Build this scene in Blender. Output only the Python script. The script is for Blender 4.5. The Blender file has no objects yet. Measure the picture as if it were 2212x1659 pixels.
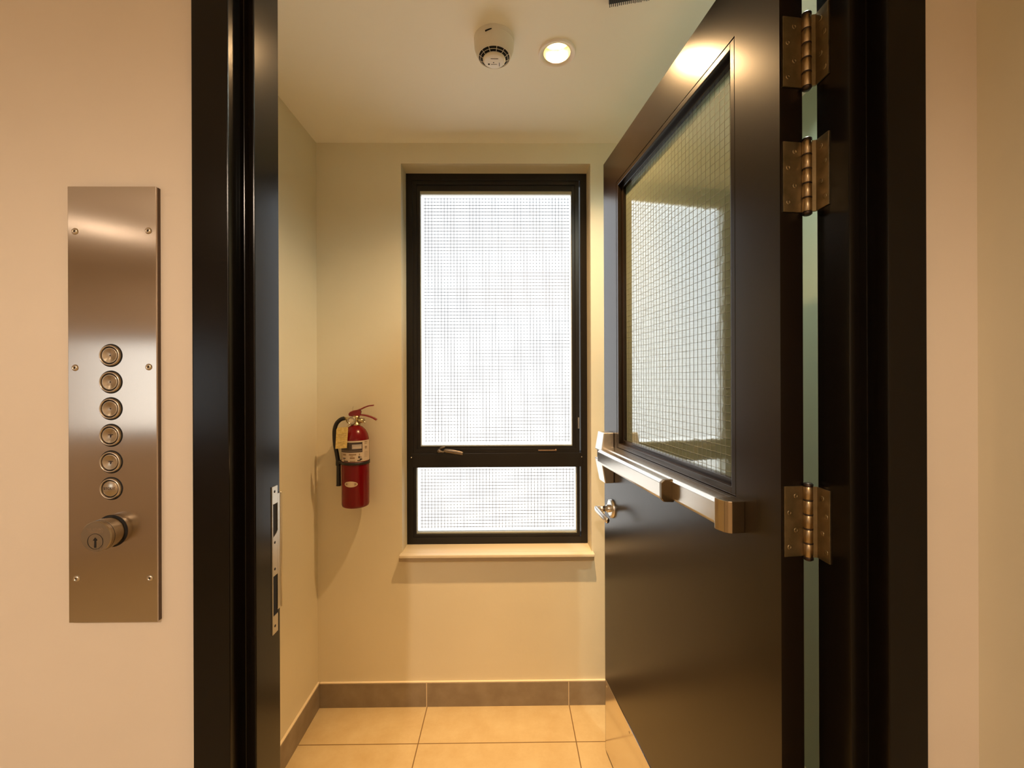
import bpy, bmesh, math, random
from mathutils import Vector, Matrix
random.seed(7)
sc = bpy.context.scene
C = sc.collection
R = math.radians

# ------------------------------------------------------------------ camera, sky, exposure
cam = bpy.data.cameras.new('camera')
cam.sensor_width = 36.0
cam.lens = 36.0 * 950.0 / 2212.0
cam.shift_y = -7.5 / 2212.0
cam.clip_start = 0.02
cam_ob = bpy.data.objects.new('camera', cam)
C.objects.link(cam_ob)
cam_ob.matrix_world = (Matrix.Translation((0, 0, 1.37)) @ Matrix.Rotation(R(-0.6), 4, 'Z')
                       @ Matrix.Rotation(R(90), 4, 'X') @ Matrix.Rotation(R(-0.2), 4, 'Z'))
sc.camera = cam_ob

sc.view_settings.view_transform = 'Standard'
sc.view_settings.look = 'None'
sc.view_settings.gamma = 1.0
sc.view_settings.use_curve_mapping = False
sc.view_settings.exposure = 0.0
sc.cycles.max_bounces = 10
sc.cycles.diffuse_bounces = 6
sc.cycles.glossy_bounces = 5
sc.cycles.transmission_bounces = 6
sc.cycles.transparent_max_bounces = 10
sc.cycles.sample_clamp_indirect = 4.0
sc.cycles.caustics_reflective = False
sc.cycles.caustics_refractive = False
sc.cycles.use_denoising = True

world = bpy.data.worlds.new('overcast sky')
sc.world = world
world.use_nodes = True
wn = world.node_tree
wn.nodes.clear()
w_out = wn.nodes.new('ShaderNodeOutputWorld')
w_bg = wn.nodes.new('ShaderNodeBackground')
w_tc = wn.nodes.new('ShaderNodeTexCoord')
w_sep = wn.nodes.new('ShaderNodeSeparateXYZ')
w_ramp = wn.nodes.new('ShaderNodeValToRGB')
w_map = wn.nodes.new('ShaderNodeMapRange')
w_map.inputs['From Min'].default_value = -0.5
w_map.inputs['From Max'].default_value = 0.6
wn.links.new(w_tc.outputs['Generated'], w_sep.inputs[0])
wn.links.new(w_sep.outputs['Z'], w_map.inputs['Value'])
wn.links.new(w_map.outputs[0], w_ramp.inputs[0])
w_ramp.color_ramp.elements[0].color = (1.0, 0.93, 0.83, 1)
w_ramp.color_ramp.elements[0].position = 0.1
w_ramp.color_ramp.elements[1].color = (0.93, 0.97, 1.0, 1)
w_ramp.color_ramp.elements[1].position = 0.7
wn.links.new(w_ramp.outputs[0], w_bg.inputs['Color'])
w_bg.inputs['Strength'].default_value = 2.6
wn.links.new(w_bg.outputs[0], w_out.inputs[0])

HALL_POWER = 88.0
LIFT_POWER = 14.0
LOBBY_POWER = 10.0
HALL_COLOR = (1.0, 0.79, 0.60)
ROOM_POWER = 72.0
BEAM_POWER = 200.0
ROOM_COLOR = (1.0, 0.61, 0.28)
ADDED_LAMP_POWER = 28.0

# ------------------------------------------------------------------ materials
def mat(name, color, rough=0.5, metal=0.0, spec=0.5, coat=0.0):
    m = bpy.data.materials.new(name)
    m.use_nodes = True
    b = m.node_tree.nodes['Principled BSDF']
    b.inputs['Base Color'].default_value = (*color, 1)
    b.inputs['Roughness'].default_value = rough
    b.inputs['Metallic'].default_value = metal
    b.inputs['Specular IOR Level'].default_value = spec
    b.inputs['Coat Weight'].default_value = coat
    return m

def nd(m, kind, **kw):
    n = m.node_tree.nodes.new(kind)
    for k, v in kw.items():
        setattr(n, k, v)
    return n

def lk(m, a, b):
    m.node_tree.links.new(a, b)

def objcoord(m, scale=(1, 1, 1)):
    tc = nd(m, 'ShaderNodeTexCoord')
    mp = nd(m, 'ShaderNodeMapping')
    mp.inputs['Scale'].default_value = scale
    lk(m, tc.outputs['Object'], mp.inputs[0])
    return mp.outputs[0]

def noise_tint(m, c1, c2, scale, vscale=(1, 1, 1), lo=0.35, hi=0.65, detail=5):
    """mottle the base colour between two close tones"""
    v = objcoord(m, vscale)
    n = nd(m, 'ShaderNodeTexNoise')
    n.inputs['Scale'].default_value = scale
    n.inputs['Detail'].default_value = detail
    lk(m, v, n.inputs['Vector'])
    r = nd(m, 'ShaderNodeValToRGB')
    r.color_ramp.elements[0].position = lo
    r.color_ramp.elements[1].position = hi
    r.color_ramp.elements[0].color = (*c1, 1)
    r.color_ramp.elements[1].color = (*c2, 1)
    lk(m, n.outputs['Fac'], r.inputs[0])
    lk(m, r.outputs[0], m.node_tree.nodes['Principled BSDF'].inputs['Base Color'])
    return r

def bump(m, scale, strength, dist=0.001, vscale=(1, 1, 1), detail=3):
    v = objcoord(m, vscale)
    n = nd(m, 'ShaderNodeTexNoise')
    n.inputs['Scale'].default_value = scale
    n.inputs['Detail'].default_value = detail
    lk(m, v, n.inputs['Vector'])
    b = nd(m, 'ShaderNodeBump')
    b.inputs['Strength'].default_value = strength
    b.inputs['Distance'].default_value = dist
    lk(m, n.outputs['Fac'], b.inputs['Height'])
    lk(m, b.outputs[0], m.node_tree.nodes['Principled BSDF'].inputs['Normal'])

M_wall = mat('cream painted plaster', (0.73, 0.675, 0.52), 0.65, spec=0.3)
noise_tint(M_wall, (0.72, 0.665, 0.51), (0.75, 0.695, 0.54), 3.0)
bump(M_wall, 26, 0.35, 0.002, detail=5)
M_wall2 = mat('pale hall plaster', (0.80, 0.71, 0.60), 0.6, spec=0.3)
noise_tint(M_wall2, (0.70, 0.615, 0.52), (0.73, 0.645, 0.55), 3.0)
bump(M_wall2, 60, 0.2, 0.001, detail=4)
M_ceil = mat('matt ceiling paint', (0.95, 0.93, 0.87), 0.7, spec=0.25)
bump(M_ceil, 30, 0.25, 0.001, detail=4)
M_frame = mat('dark brown satin paint', (0.005, 0.0035, 0.0022), 0.20, spec=0.22)
bump(M_frame, 220, 0.10, 0.0004)
M_door = mat('dark brown lacquered door', (0.010, 0.006, 0.003), 0.25, spec=0.42)
bump(M_door, 260, 0.12, 0.0004, detail=4)
M_win = mat('black brown aluminium', (0.011, 0.009, 0.007), 0.36, spec=0.3)
M_gasket = mat('pale glazing sealant', (0.40, 0.40, 0.30), 0.5)
M_black = mat('black void', (0.004, 0.003, 0.003), 0.8)
M_rubber = mat('black rubber', (0.012, 0.011, 0.011), 0.45)
M_skirt = mat('taupe tile skirting', (0.26, 0.21, 0.15), 0.5)
noise_tint(M_skirt, (0.235, 0.185, 0.13), (0.30, 0.245, 0.18), 14.0, detail=8)
M_grout = mat('pale grout line', (0.85, 0.74, 0.55), 0.7)
M_sill = mat('cream stone sill', (0.70, 0.62, 0.47), 0.4)
M_red = mat('red enamel', (0.17, 0.003, 0.005), 0.24, spec=0.35, coat=0.0)
M_redlev = mat('dark red lever paint', (0.22, 0.010, 0.016), 0.3)
M_brass = mat('dull brass', (0.55, 0.44, 0.24), 0.35, 1.0)
M_chrome = mat('satin chrome', (0.70, 0.67, 0.62), 0.27, 1.0)
M_chromed = mat('satin nickel', (0.58, 0.51, 0.42), 0.28, 1.0)
M_bar = mat('brushed stainless bar', (0.70, 0.66, 0.60), 0.24, 1.0)
bump(M_bar, 30, 0.15, 0.0004, vscale=(1, 30, 30))
M_barend = mat('polished bronze tone end cap', (0.46, 0.37, 0.25), 0.22, 1.0)
M_kick = mat('stainless kick plate', (0.80, 0.76, 0.70), 0.14, 1.0)
bump(M_kick, 60, 0.06, 0.0004, vscale=(0.2, 0.2, 8))
M_hinge = mat('worn brass hinge steel', (0.36, 0.27, 0.17), 0.42, 1.0)
noise_tint(M_hinge, (0.23, 0.18, 0.10), (0.34, 0.265, 0.155), 40, detail=6)
M_pin = mat('copper toned hinge barrel', (0.42, 0.31, 0.18), 0.30, 1.0)
M_label = mat('cream printed label', (0.62, 0.52, 0.42), 0.4)
M_ink = mat('dark label ink', (0.045, 0.03, 0.028), 0.5)
M_inkpale = mat('brown label ink', (0.30, 0.20, 0.12), 0.5)
M_silver = mat('grey label print', (0.42, 0.38, 0.38), 0.4)
M_tag = mat('yellow inspection card', (0.72, 0.56, 0.20), 0.6)
noise_tint(M_tag, (0.62, 0.46, 0.14), (0.78, 0.62, 0.26), 120, detail=6)
M_white = mat('off white plastic', (0.78, 0.72, 0.62), 0.4)
M_trimw = mat('white enamel trim', (0.92, 0.86, 0.80), 0.35)
M_reflect = mat('downlight reflector', (0.92, 0.84, 0.50), 0.16, 1.0)

def m_emit(name, col, s):
    m = bpy.data.materials.new(name)
    m.use_nodes = True
    b = m.node_tree.nodes['Principled BSDF']
    b.inputs['Base Color'].default_value = (0.9, 0.9, 0.9, 1)
    b.inputs['Emission Color'].default_value = (*col, 1)
    b.inputs['Emission Strength'].default_value = s
    return m
M_bulb = m_emit('halogen bulb face', (1.0, 0.80, 0.52), 9.0)
M_bulb2 = m_emit('hall lamp face', (1.0, 0.74, 0.45), 14.0)

# brushed stainless of the call panel: grain runs vertically
M_plate = mat('brushed stainless plate', (0.52, 0.45, 0.38), 0.17, 1.0)
pb = M_plate.node_tree.nodes['Principled BSDF']
tg = nd(M_plate, 'ShaderNodeTangent', direction_type='RADIAL', axis='X')
lk(M_plate, tg.outputs[0], pb.inputs['Tangent'])
pb.inputs['Anisotropic'].default_value = 0.85
pb.inputs['Anisotropic Rotation'].default_value = 0.25
bump(M_plate, 40, 0.05, 0.0003, vscale=(30, 30, 0.6))

# floor tiles
M_floor = mat('beige stone tile', (0.62, 0.50, 0.30), 0.42)
def floor_nodes(m):
    b = m.node_tree.nodes['Principled BSDF']
    tc = nd(m, 'ShaderNodeTexCoord')
    sp = nd(m, 'ShaderNodeSeparateXYZ')
    lk(m, tc.outputs['Object'], sp.inputs[0])
    def line(out, off, per, half):
        a = nd(m, 'ShaderNodeMath', operation='SUBTRACT'); lk(m, out, a.inputs[0]); a.inputs[1].default_value = off
        d = nd(m, 'ShaderNodeMath', operation='DIVIDE'); lk(m, a.outputs[0], d.inputs[0]); d.inputs[1].default_value = per
        f = nd(m, 'ShaderNodeMath', operation='ROUND'); lk(m, d.outputs[0], f.inputs[0])
        g = nd(m, 'ShaderNodeMath', operation='SUBTRACT'); lk(m, d.outputs[0], g.inputs[0]); lk(m, f.outputs[0], g.inputs[1])
        h = nd(m, 'ShaderNodeMath', operation='ABSOLUTE'); lk(m, g.outputs[0], h.inputs[0])
        c = nd(m, 'ShaderNodeMath', operation='LESS_THAN'); lk(m, h.outputs[0], c.inputs[0]); c.inputs[1].default_value = half / per
        return c.outputs[0]
    lx = line(sp.outputs['X'], -0.342, 0.598, 0.0019)
    ly = line(sp.outputs['Y'], 1.664, 0.598, 0.0019)
    mx = nd(m, 'ShaderNodeMath', operation='MAXIMUM'); lk(m, lx, mx.inputs[0]); lk(m, ly, mx.inputs[1])
    n = nd(m, 'ShaderNodeTexNoise'); n.inputs['Scale'].default_value = 9; n.inputs['Detail'].default_value = 10
    n.inputs['Roughness'].default_value = 0.7
    lk(m, tc.outputs['Object'], n.inputs['Vector'])
    r = nd(m, 'ShaderNodeValToRGB')
    r.color_ramp.elements[0].position = 0.3; r.color_ramp.elements[1].position = 0.7
    r.color_ramp.elements[0].color = (0.56, 0.42, 0.22, 1)
    r.color_ramp.elements[1].color = (0.66, 0.54, 0.32, 1)
    lk(m, n.outputs['Fac'], r.inputs[0])
    mix = nd(m, 'ShaderNodeMix', data_type='RGBA')
    lk(m, mx.outputs[0], mix.inputs['Factor'])
    lk(m, r.outputs[0], mix.inputs['A'])
    mix.inputs['B'].default_value = (0.20, 0.12, 0.05, 1)
    lk(m, mix.outputs['Result'], b.inputs['Base Color'])
floor_nodes(M_floor)

# window panes: clear enough to pass the bright sky, with a weak surface reflection
def pane_material(name, tint, ior):
    m = bpy.data.materials.new(name)
    m.use_nodes = True
    nt = m.node_tree
    nt.nodes.clear()
    out = nt.nodes.new('ShaderNodeOutputMaterial')
    tr = nt.nodes.new('ShaderNodeBsdfTransparent')
    tr.inputs[0].default_value = (*tint, 1)
    gl = nt.nodes.new('ShaderNodeBsdfGlossy')
    gl.inputs['Roughness'].default_value = 0.1
    fr = nt.nodes.new('ShaderNodeFresnel')
    fr.inputs['IOR'].default_value = ior
    mx = nt.nodes.new('ShaderNodeMixShader')
    nt.links.new(fr.outputs[0], mx.inputs[0])
    nt.links.new(tr.outputs[0], mx.inputs[1])
    nt.links.new(gl.outputs[0], mx.inputs[2])
    nt.links.new(mx.outputs[0], out.inputs[0])
    return m
M_pane = pane_material('pale wired window glass', (0.98, 0.99, 1.0), 1.3)

# door glass: one polished face over an obscured, light-scattering body
def obscure_glass():
    m = bpy.data.materials.new('obscured wired door glass')
    m.use_nodes = True
    nt = m.node_tree
    nt.nodes.clear()
    out = nt.nodes.new('ShaderNodeOutputMaterial')
    tc = nt.nodes.new('ShaderNodeTexCoord')
    ns = nt.nodes.new('ShaderNodeTexNoise')
    ns.inputs['Scale'].default_value = 28
    ns.inputs['Detail'].default_value = 3
    nt.links.new(tc.outputs['Object'], ns.inputs['Vector'])
    bp = nt.nodes.new('ShaderNodeBump')
    bp.inputs['Strength'].default_value = 0.2
    bp.inputs['Distance'].default_value = 0.0008
    nt.links.new(ns.outputs['Fac'], bp.inputs['Height'])
    tl = nt.nodes.new('ShaderNodeBsdfTranslucent')
    tl.inputs[0].default_value = (0.84, 0.94, 0.74, 1)
    df = nt.nodes.new('ShaderNodeBsdfDiffuse')
    df.inputs[0].default_value = (0.50, 0.57, 0.42, 1)
    m1 = nt.nodes.new('ShaderNodeMixShader')
    m1.inputs[0].default_value = 0.30
    nt.links.new(tl.outputs[0], m1.inputs[1])
    nt.links.new(df.outputs[0], m1.inputs[2])
    gl = nt.nodes.new('ShaderNodeBsdfGlossy')
    gl.inputs['Roughness'].default_value = 0.05
    gl.inputs['Color'].default_value = (0.92, 0.98, 0.98, 1)
    nt.links.new(bp.outputs[0], gl.inputs['Normal'])
    fr = nt.nodes.new('ShaderNodeFresnel')
    fr.inputs['IOR'].default_value = 2.3
    mx = nt.nodes.new('ShaderNodeMixShader')
    ma = nt.nodes.new('ShaderNodeMath')
    ma.operation = 'MULTIPLY_ADD'
    ma.inputs[1].default_value = 0.8
    ma.inputs[2].default_value = 0.24
    nt.links.new(fr.outputs[0], ma.inputs[0])
    nt.links.new(ma.outputs[0], mx.inputs[0])
    nt.links.new(m1.outputs[0], mx.inputs[1])
    nt.links.new(gl.outputs[0], mx.inputs[2])
    nt.links.new(mx.outputs[0], out.inputs[0])
    return m
M_obsc = obscure_glass()
M_wire = mat('grey steel wire', (0.17, 0.18, 0.13), 0.5, 0.0)
M_wirew = mat('pale grey steel wire', (0.16, 0.16, 0.15), 0.5, 0.0)

# ------------------------------------------------------------------ mesh helpers
class MB:
    """collects shapes into one mesh"""
    def __init__(self):
        self.bm = bmesh.new()
    def _merge(self, b, mi, smooth):
        for f in b.faces:
            f.material_index = mi
            f.smooth = smooth
        me = bpy.data.meshes.new('tmp')
        b.to_mesh(me)
        self.bm.from_mesh(me)
        bpy.data.meshes.remove(me)
        b.free()
    def box(self, x0, x1, y0, y1, z0, z1, bev=0.0, mi=0, rot=None, seg=2):
        b = bmesh.new()
        bmesh.ops.create_cube(b, size=1.0)
        for v in b.verts:
            v.co = Vector(((x0 + x1) / 2 + v.co.x * abs(x1 - x0), (y0 + y1) / 2 + v.co.y * abs(y1 - y0),
                           (z0 + z1) / 2 + v.co.z * abs(z1 - z0)))
        if bev > 0:
            bmesh.ops.bevel(b, geom=list(b.edges), offset=bev, segments=seg, profile=0.6, affect='EDGES')
        if rot is not None:
            bmesh.ops.transform(b, matrix=rot, verts=b.verts)
        self._merge(b, mi, False)
        return self
    def lathe(self, prof, origin=(0, 0, 0), axis='Z', seg=48, mi=0, mtx=None, smooth=True, closed=False):
        """prof: list of (radius, height along the axis)"""
        b = bmesh.new()
        rings = []
        for r, h in prof:
            if r < 1e-6:
                rings.append([b.verts.new((0, 0, h))])
            else:
                rings.append([b.verts.new((r * math.cos(2 * math.pi * i / seg), r * math.sin(2 * math.pi * i / seg), h)) for i in range(seg)])
        prs = list(zip(rings, rings[1:]))
        if closed:
            prs.append((rings[-1], rings[0]))
        for A, B in prs:
            for i in range(seg):
                j = (i + 1) % seg
                if len(A) == 1 and len(B) == 1:
                    continue
                if len(A) == 1:
                    b.faces.new((A[0], B[j], B[i]))
                elif len(B) == 1:
                    b.faces.new((A[i], A[j], B[0]))
                else:
                    b.faces.new((A[i], A[j], B[j], B[i]))
        bmesh.ops.recalc_face_normals(b, faces=b.faces)
        rot = Matrix.Identity(4)
        if axis == 'Y':       # height runs toward -Y
            rot = Matrix.Rotation(R(90), 4, 'X')
        elif axis == '+Y':
            rot = Matrix.Rotation(R(-90), 4, 'X')
        elif axis == 'X':
            rot = Matrix.Rotation(R(90), 4, 'Y')
        bmesh.ops.transform(b, matrix=Matrix.Translation(origin) @ rot, verts=b.verts)
        if mtx is not None:
            bmesh.ops.transform(b, matrix=mtx, verts=b.verts)
        for f in b.faces:
            f.material_index = mi
            f.smooth = smooth
        me = bpy.data.meshes.new('tmp')
        b.to_mesh(me); self.bm.from_mesh(me); bpy.data.meshes.remove(me); b.free()
        return self
    def prism(self, poly, z0, z1, plane='XY', bev=0.0, mi=0, mtx=None, seg=2):
        """poly extruded: plane XY -> along Z, XZ -> along Y, YZ -> along X"""
        b = bmesh.new()
        def P(p, h):
            if plane == 'XY': return (p[0], p[1], h)
            if plane == 'XZ': return (p[0], h, p[1])
            return (h, p[0], p[1])
        lo = [b.verts.new(P(p, z0)) for p in poly]
        hi = [b.verts.new(P(p, z1)) for p in poly]
        b.faces.new(lo); b.faces.new(hi)
        n = len(poly)
        for i in range(n):
            j = (i + 1) % n
            b.faces.new((lo[i], lo[j], hi[j], hi[i]))
        bmesh.ops.recalc_face_normals(b, faces=b.faces)
        if bev > 0:
            bmesh.ops.bevel(b, geom=list(b.edges), offset=bev, segments=seg, profile=0.6, affect='EDGES')
        if mtx is not None:
            bmesh.ops.transform(b, matrix=mtx, verts=b.verts)
        self._merge(b, mi, False)
        return self
    def tube(self, pts, rad, seg=14, mi=0, sub=6, flat=1.0, caps=True):
        P = [Vector(p) for p in pts]
        rr = rad if isinstance(rad, (list, tuple)) else [rad] * len(P)
        pp, rs = [], []
        if sub > 1 and len(P) > 2:
            for i in range(len(P) - 1):
                p0 = P[max(i - 1, 0)]; p1 = P[i]; p2 = P[i + 1]; p3 = P[min(i + 2, len(P) - 1)]
                for k in range(sub):
                    t = k / sub
                    pp.append(0.5 * ((2 * p1) + (p2 - p0) * t + (2 * p0 - 5 * p1 + 4 * p2 - p3) * t * t + (3 * p1 - p0 - 3 * p2 + p3) * t ** 3))
                    rs.append(rr[i] * (1 - t) + rr[i + 1] * t)
            pp.append(P[-1]); rs.append(rr[-1])
        else:
            pp, rs = P, rr
        b = bmesh.new()
        rings = []
        up = Vector((0, 1, 0))
        for i, p in enumerate(pp):
            d = (pp[min(i + 1, len(pp) - 1)] - pp[max(i - 1, 0)]).normalized()
            if abs(d.dot(up)) > 0.95:
                up = Vector((0, 0, 1))
            a = d.cross(up).normalized()
            c = d.cross(a).normalized()
            rings.append([b.verts.new(p + (a * math.cos(2 * math.pi * k / seg) + c * flat * math.sin(2 * math.pi * k / seg)) * rs[i]) for k in range(seg)])
        for A, B in zip(rings, rings[1:]):
            for i in range(seg):
                j = (i + 1) % seg
                b.faces.new((A[i], A[j], B[j], B[i]))
        if caps:
            b.faces.new(rings[0]); b.faces.new(rings[-1])
        bmesh.ops.recalc_face_normals(b, faces=b.faces)
        self._merge(b, mi, True)
        return self
    def build(self, name, mats, parent=None, label=None, smooth_angle=None):
        me = bpy.data.meshes.new(name)
        self.bm.to_mesh(me)
        self.bm.free()
        for m in (mats if isinstance(mats, (list, tuple)) else [mats]):
            me.materials.append(m)
        if smooth_angle:
            for p in me.polygons:
                p.use_smooth = True
            me.set_sharp_from_angle(angle=R(smooth_angle))
        o = bpy.data.objects.new(name, me)
        C.objects.link(o)
        if parent:
            o.parent = parent
        if label:
            o['label'] = label
        return o

def tag(o, label, cat, group=None, kind=None):
    o['label'] = label
    o['category'] = cat
    if group: o['group'] = group
    if kind: o['kind'] = kind
    return o

def empty(name, loc=(0, 0, 0), rz=0.0):
    o = bpy.data.objects.new(name, None)
    o.empty_display_size = 0.05
    C.objects.link(o)
    o.location = loc
    o.rotation_euler = (0, 0, rz)
    return o

def copy_tree(o, parent=None):
    c = o.copy()
    C.objects.link(c)
    c.parent = parent
    for ch in list(o.children):
        copy_tree(ch, c)
    return c

def text_obj(name, body, size, m, parent, loc, rot, depth=0.0002, spacing=1.0, sx=1.0):
    cu = bpy.data.curves.new(name, 'FONT')
    cu.body = body
    cu.size = size
    cu.extrude = depth
    cu.align_x = 'CENTER'
    cu.align_y = 'CENTER'
    cu.space_character = spacing
    t = bpy.data.objects.new(name, cu)
    C.objects.link(t)
    bpy.context.view_layer.update()
    me = bpy.data.meshes.new_from_object(t.evaluated_get(bpy.context.evaluated_depsgraph_get()))
    bpy.data.objects.remove(t)
    me.materials.clear()
    me.materials.append(m)
    o = bpy.data.objects.new(name, me)
    C.objects.link(o)
    o.parent = parent
    o.location = loc
    o.rotation_euler = rot
    o.scale = (sx, 1, 1)
    return o

# ------------------------------------------------------------------ the setting
CH = 2.375
BACK = 1.862
LWX = -0.803
RWX = 1.05
ROOMR = 1.05
WX0, WX1, WZ0, WZ1 = -0.4465, 0.3546, 0.6455, 2.2885      # window reveal
NEARY, FARY = 0.645, 0.725                                # partition faces
HX0, HX1, HY0 = -3.6, 0.6976, -2.3                        # lift lobby

f = MB(); f.box(HX0 - 0.1, ROOMR + 0.1, HY0 - 0.1, 2.10, -0.08, 0.0)
tag(f.build('floor', M_floor), 'beige square floor tiles with thin dark joints', 'floor', kind='structure')

# far wall with the window opening
w = MB()
w.box(LWX - 0.1, WX0, BACK, 2.08, 0, CH)
w.box(WX1, ROOMR + 0.1, BACK, 2.08, 0, CH)
w.box(WX0, WX1, BACK, 2.08, 0, WZ0 - 0.0305)
w.box(WX0, WX1, BACK, 2.08, WZ1, CH)
tag(w.build('wall_back', M_wall), 'cream plaster wall around the tall window', 'wall', kind='structure')

w = MB(); w.box(LWX - 0.1, LWX, FARY, BACK, 0, CH)
tag(w.build('wall_left', M_wall), 'cream plaster side wall left of the fire extinguisher', 'wall', kind='structure')
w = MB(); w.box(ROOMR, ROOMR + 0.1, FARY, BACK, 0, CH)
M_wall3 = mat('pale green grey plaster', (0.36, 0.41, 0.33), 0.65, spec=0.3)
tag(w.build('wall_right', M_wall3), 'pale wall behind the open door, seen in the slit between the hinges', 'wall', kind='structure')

# partition that holds the doorway
w = MB()
w.box(HX0, -0.4352, NEARY, FARY, 0, CH)
w.box(0.5952, ROOMR + 0.1, NEARY, FARY, 0, CH)
w.box(-0.4352, 0.5952, NEARY, FARY, 2.235, CH)
tag(w.build('wall_front', M_wall2), 'pale pinkish plaster wall around the dark doorway, holding the steel panel', 'wall', kind='structure')
w = MB(); w.box(HX1, HX1 + 0.1, HY0, NEARY, 0, CH)
tag(w.build('wall_side', M_wall), 'shaded plaster wall returning toward the viewer at the right edge', 'wall', kind='structure')
w = MB(); w.box(HX0 - 0.1, HX0, HY0, FARY, 0, CH)
tag(w.build('wall_lobby_left', M_wall2), 'plain plaster wall at the far left end of the lobby', 'wall', kind='structure')
HWX0, HWX1, HWZ0, HWZ1 = -3.45, -2.2, 0.95, 1.72
w = MB()
w.box(HX0, HWX0, HY0 - 0.1, HY0, 0, CH)
w.box(HWX1, HX1, HY0 - 0.1, HY0, 0, CH)
w.box(HWX0, HWX1, HY0 - 0.1, HY0, 0, HWZ0)
w.box(HWX0, HWX1, HY0 - 0.1, HY0, HWZ1, CH)
tag(w.build('wall_lobby_back', M_wall2), 'plaster lobby wall behind the viewer with a wide window', 'wall', kind='structure')

# ceiling with round holes for the recessed lamps
DL = (0.1555, 1.3475)
LOBBY = [(-0.30, -1.4), (-1.45, -1.6), (-2.60, -1.6)]
def ceiling_mesh(x0, x1, y0, y1, holes, r):
    b = bmesh.new()
    edges = []
    def loop(pts):
        vs = [b.verts.new((p[0], p[1], CH)) for p in pts]
        for i in range(len(vs)):
            edges.append(b.edges.new((vs[i], vs[(i + 1) % len(vs)])))
    loop([(x0, y0), (x1, y0), (x1, y1), (x0, y1)])
    for hx, hy in holes:
        loop([(hx + r * math.cos(2 * math.pi * i / 40), hy + r * math.sin(2 * math.pi * i / 40)) for i in range(40)])
    bmesh.ops.triangle_fill(b, use_beauty=True, use_dissolve=False, edges=edges)
    ex = bmesh.ops.extrude_face_region(b, geom=list(b.faces))
    for v in ex['geom']:
        if isinstance(v, bmesh.types.BMVert):
            v.co.z += 0.10
    bmesh.ops.recalc_face_normals(b, faces=b.faces)
    mb = MB(); mb.bm.free(); mb.bm = b
    return mb
tag(ceiling_mesh(LWX - 0.1, ROOMR + 0.1, NEARY + 0.04, 2.08, [DL, (0.68, 0.98)], 0.0425).build('ceiling', M_ceil),
    'cream ceiling with smoke detector and recessed lamp', 'ceiling', kind='structure')
tag(ceiling_mesh(HX0 - 0.1, HX1 + 0.1, HY0 - 0.1, NEARY + 0.04, LOBBY, 0.0425).build('ceiling_lobby', M_ceil),
    'flat lobby ceiling above and behind the viewer', 'ceiling', kind='structure')

# tile skirting with a pale grout bead on top and at the joints
b = MB()
b.box(LWX + 0.011, ROOMR, BACK - 0.011, BACK, 0.0, 0.099, 0.0008)
b.box(LWX + 0.011, ROOMR, BACK - 0.009, BACK, 0.099, 0.1035, 0.0015, mi=1)
for jx in (-0.344, 0.254, 0.852):
    b.box(jx - 0.0012, jx + 0.0012, BACK - 0.0114, BACK - 0.002, 0.0, 0.099, mi=1)
tag(b.build('baseboard_back', [M_skirt, M_grout]), 'taupe tile skirting below the window', 'baseboard', kind='structure')
b = MB()
b.box(LWX, LWX + 0.011, FARY, BACK, 0.0, 0.099, 0.0008)
b.box(LWX, LWX + 0.009, FARY, BACK, 0.099, 0.1035, 0.0015, mi=1)
for jy in (1.27,):
    b.box(LWX + 0.002, LWX + 0.0114, jy - 0.0012, jy + 0.0012, 0.0, 0.099, mi=1)
tag(b.build('baseboard_left', [M_skirt, M_grout]), 'taupe tile skirting along the left side wall', 'baseboard', kind='structure')

# ------------------------------------------------------------------ window_1
win = empty('window_1', (0, 1.955, WZ0))
tag(win, 'tall dark framed window of two wired panes, one above the other', 'window', kind='structure')
def wl(mb, name, m, parent=win, label=None):
    """shape built in world coordinates, parented to the window"""
    bmesh.ops.transform(mb.bm, matrix=Matrix.Translation((0, -1.955, -WZ0)), verts=mb.bm.verts)
    return mb.build(name, m, parent, label)
def ring(mb, x0, x1, z0, z1, wdt, y0, y1, bev=0.0012, mi=0, top=None, bot=None):
    t = wdt if top is None else top
    bt = wdt if bot is None else bot
    mb.box(x0, x0 + wdt, y0, y1, z0, z1, bev, mi)
    mb.box(x1 - wdt, x1, y0, y1, z0, z1, bev, mi)
    mb.box(x0 + wdt * 0.9, x1 - wdt * 0.9, y0, y1, z1 - t, z1, bev, mi)
    mb.box(x0 + wdt * 0.9, x1 - wdt * 0.9, y0, y1, z0, z0 + bt, bev, mi)
m = MB()
ring(m, WX0, WX1, WZ0 + 0.0005, WZ1, 0.0285, 1.952, 2.02, top=0.030, bot=0.030)
m.box(WX0 + 0.02, WX1 - 0.02, 1.951, 2.02, 0.987, 1.048, 0.0015)
wl(m, 'outer_frame', M_win)
m = MB()
ring(m, -0.4195, 0.3215, 1.046, 2.260, 0.0185, 1.957, 2.005, bot=0.022)
ring(m, -0.4020, 0.3045, 1.066, 2.242, 0.0150, 1.962, 2.000, bot=0.012, top=0.026)
sash = wl(m, 'opening_sash', M_win)
m = MB()
ring(m, -0.4195, 0.3215, 0.674, 0.990, 0.0130, 1.957, 2.005, bot=0.014, top=0.006)
wl(m, 'fixed_bead', M_win)
m = MB()
ring(m, -0.3872, 0.2900, 1.078, 2.217, 0.0022, 1.966, 1.990, 0, bot=0.003, top=0.0135)
ring(m, -0.4068, 0.3088, 0.686, 0.986, 0.0028, 1.966, 1.990, 0, bot=0.008, top=0.002)
wl(m, 'glazing_seal', M_gasket)
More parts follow.
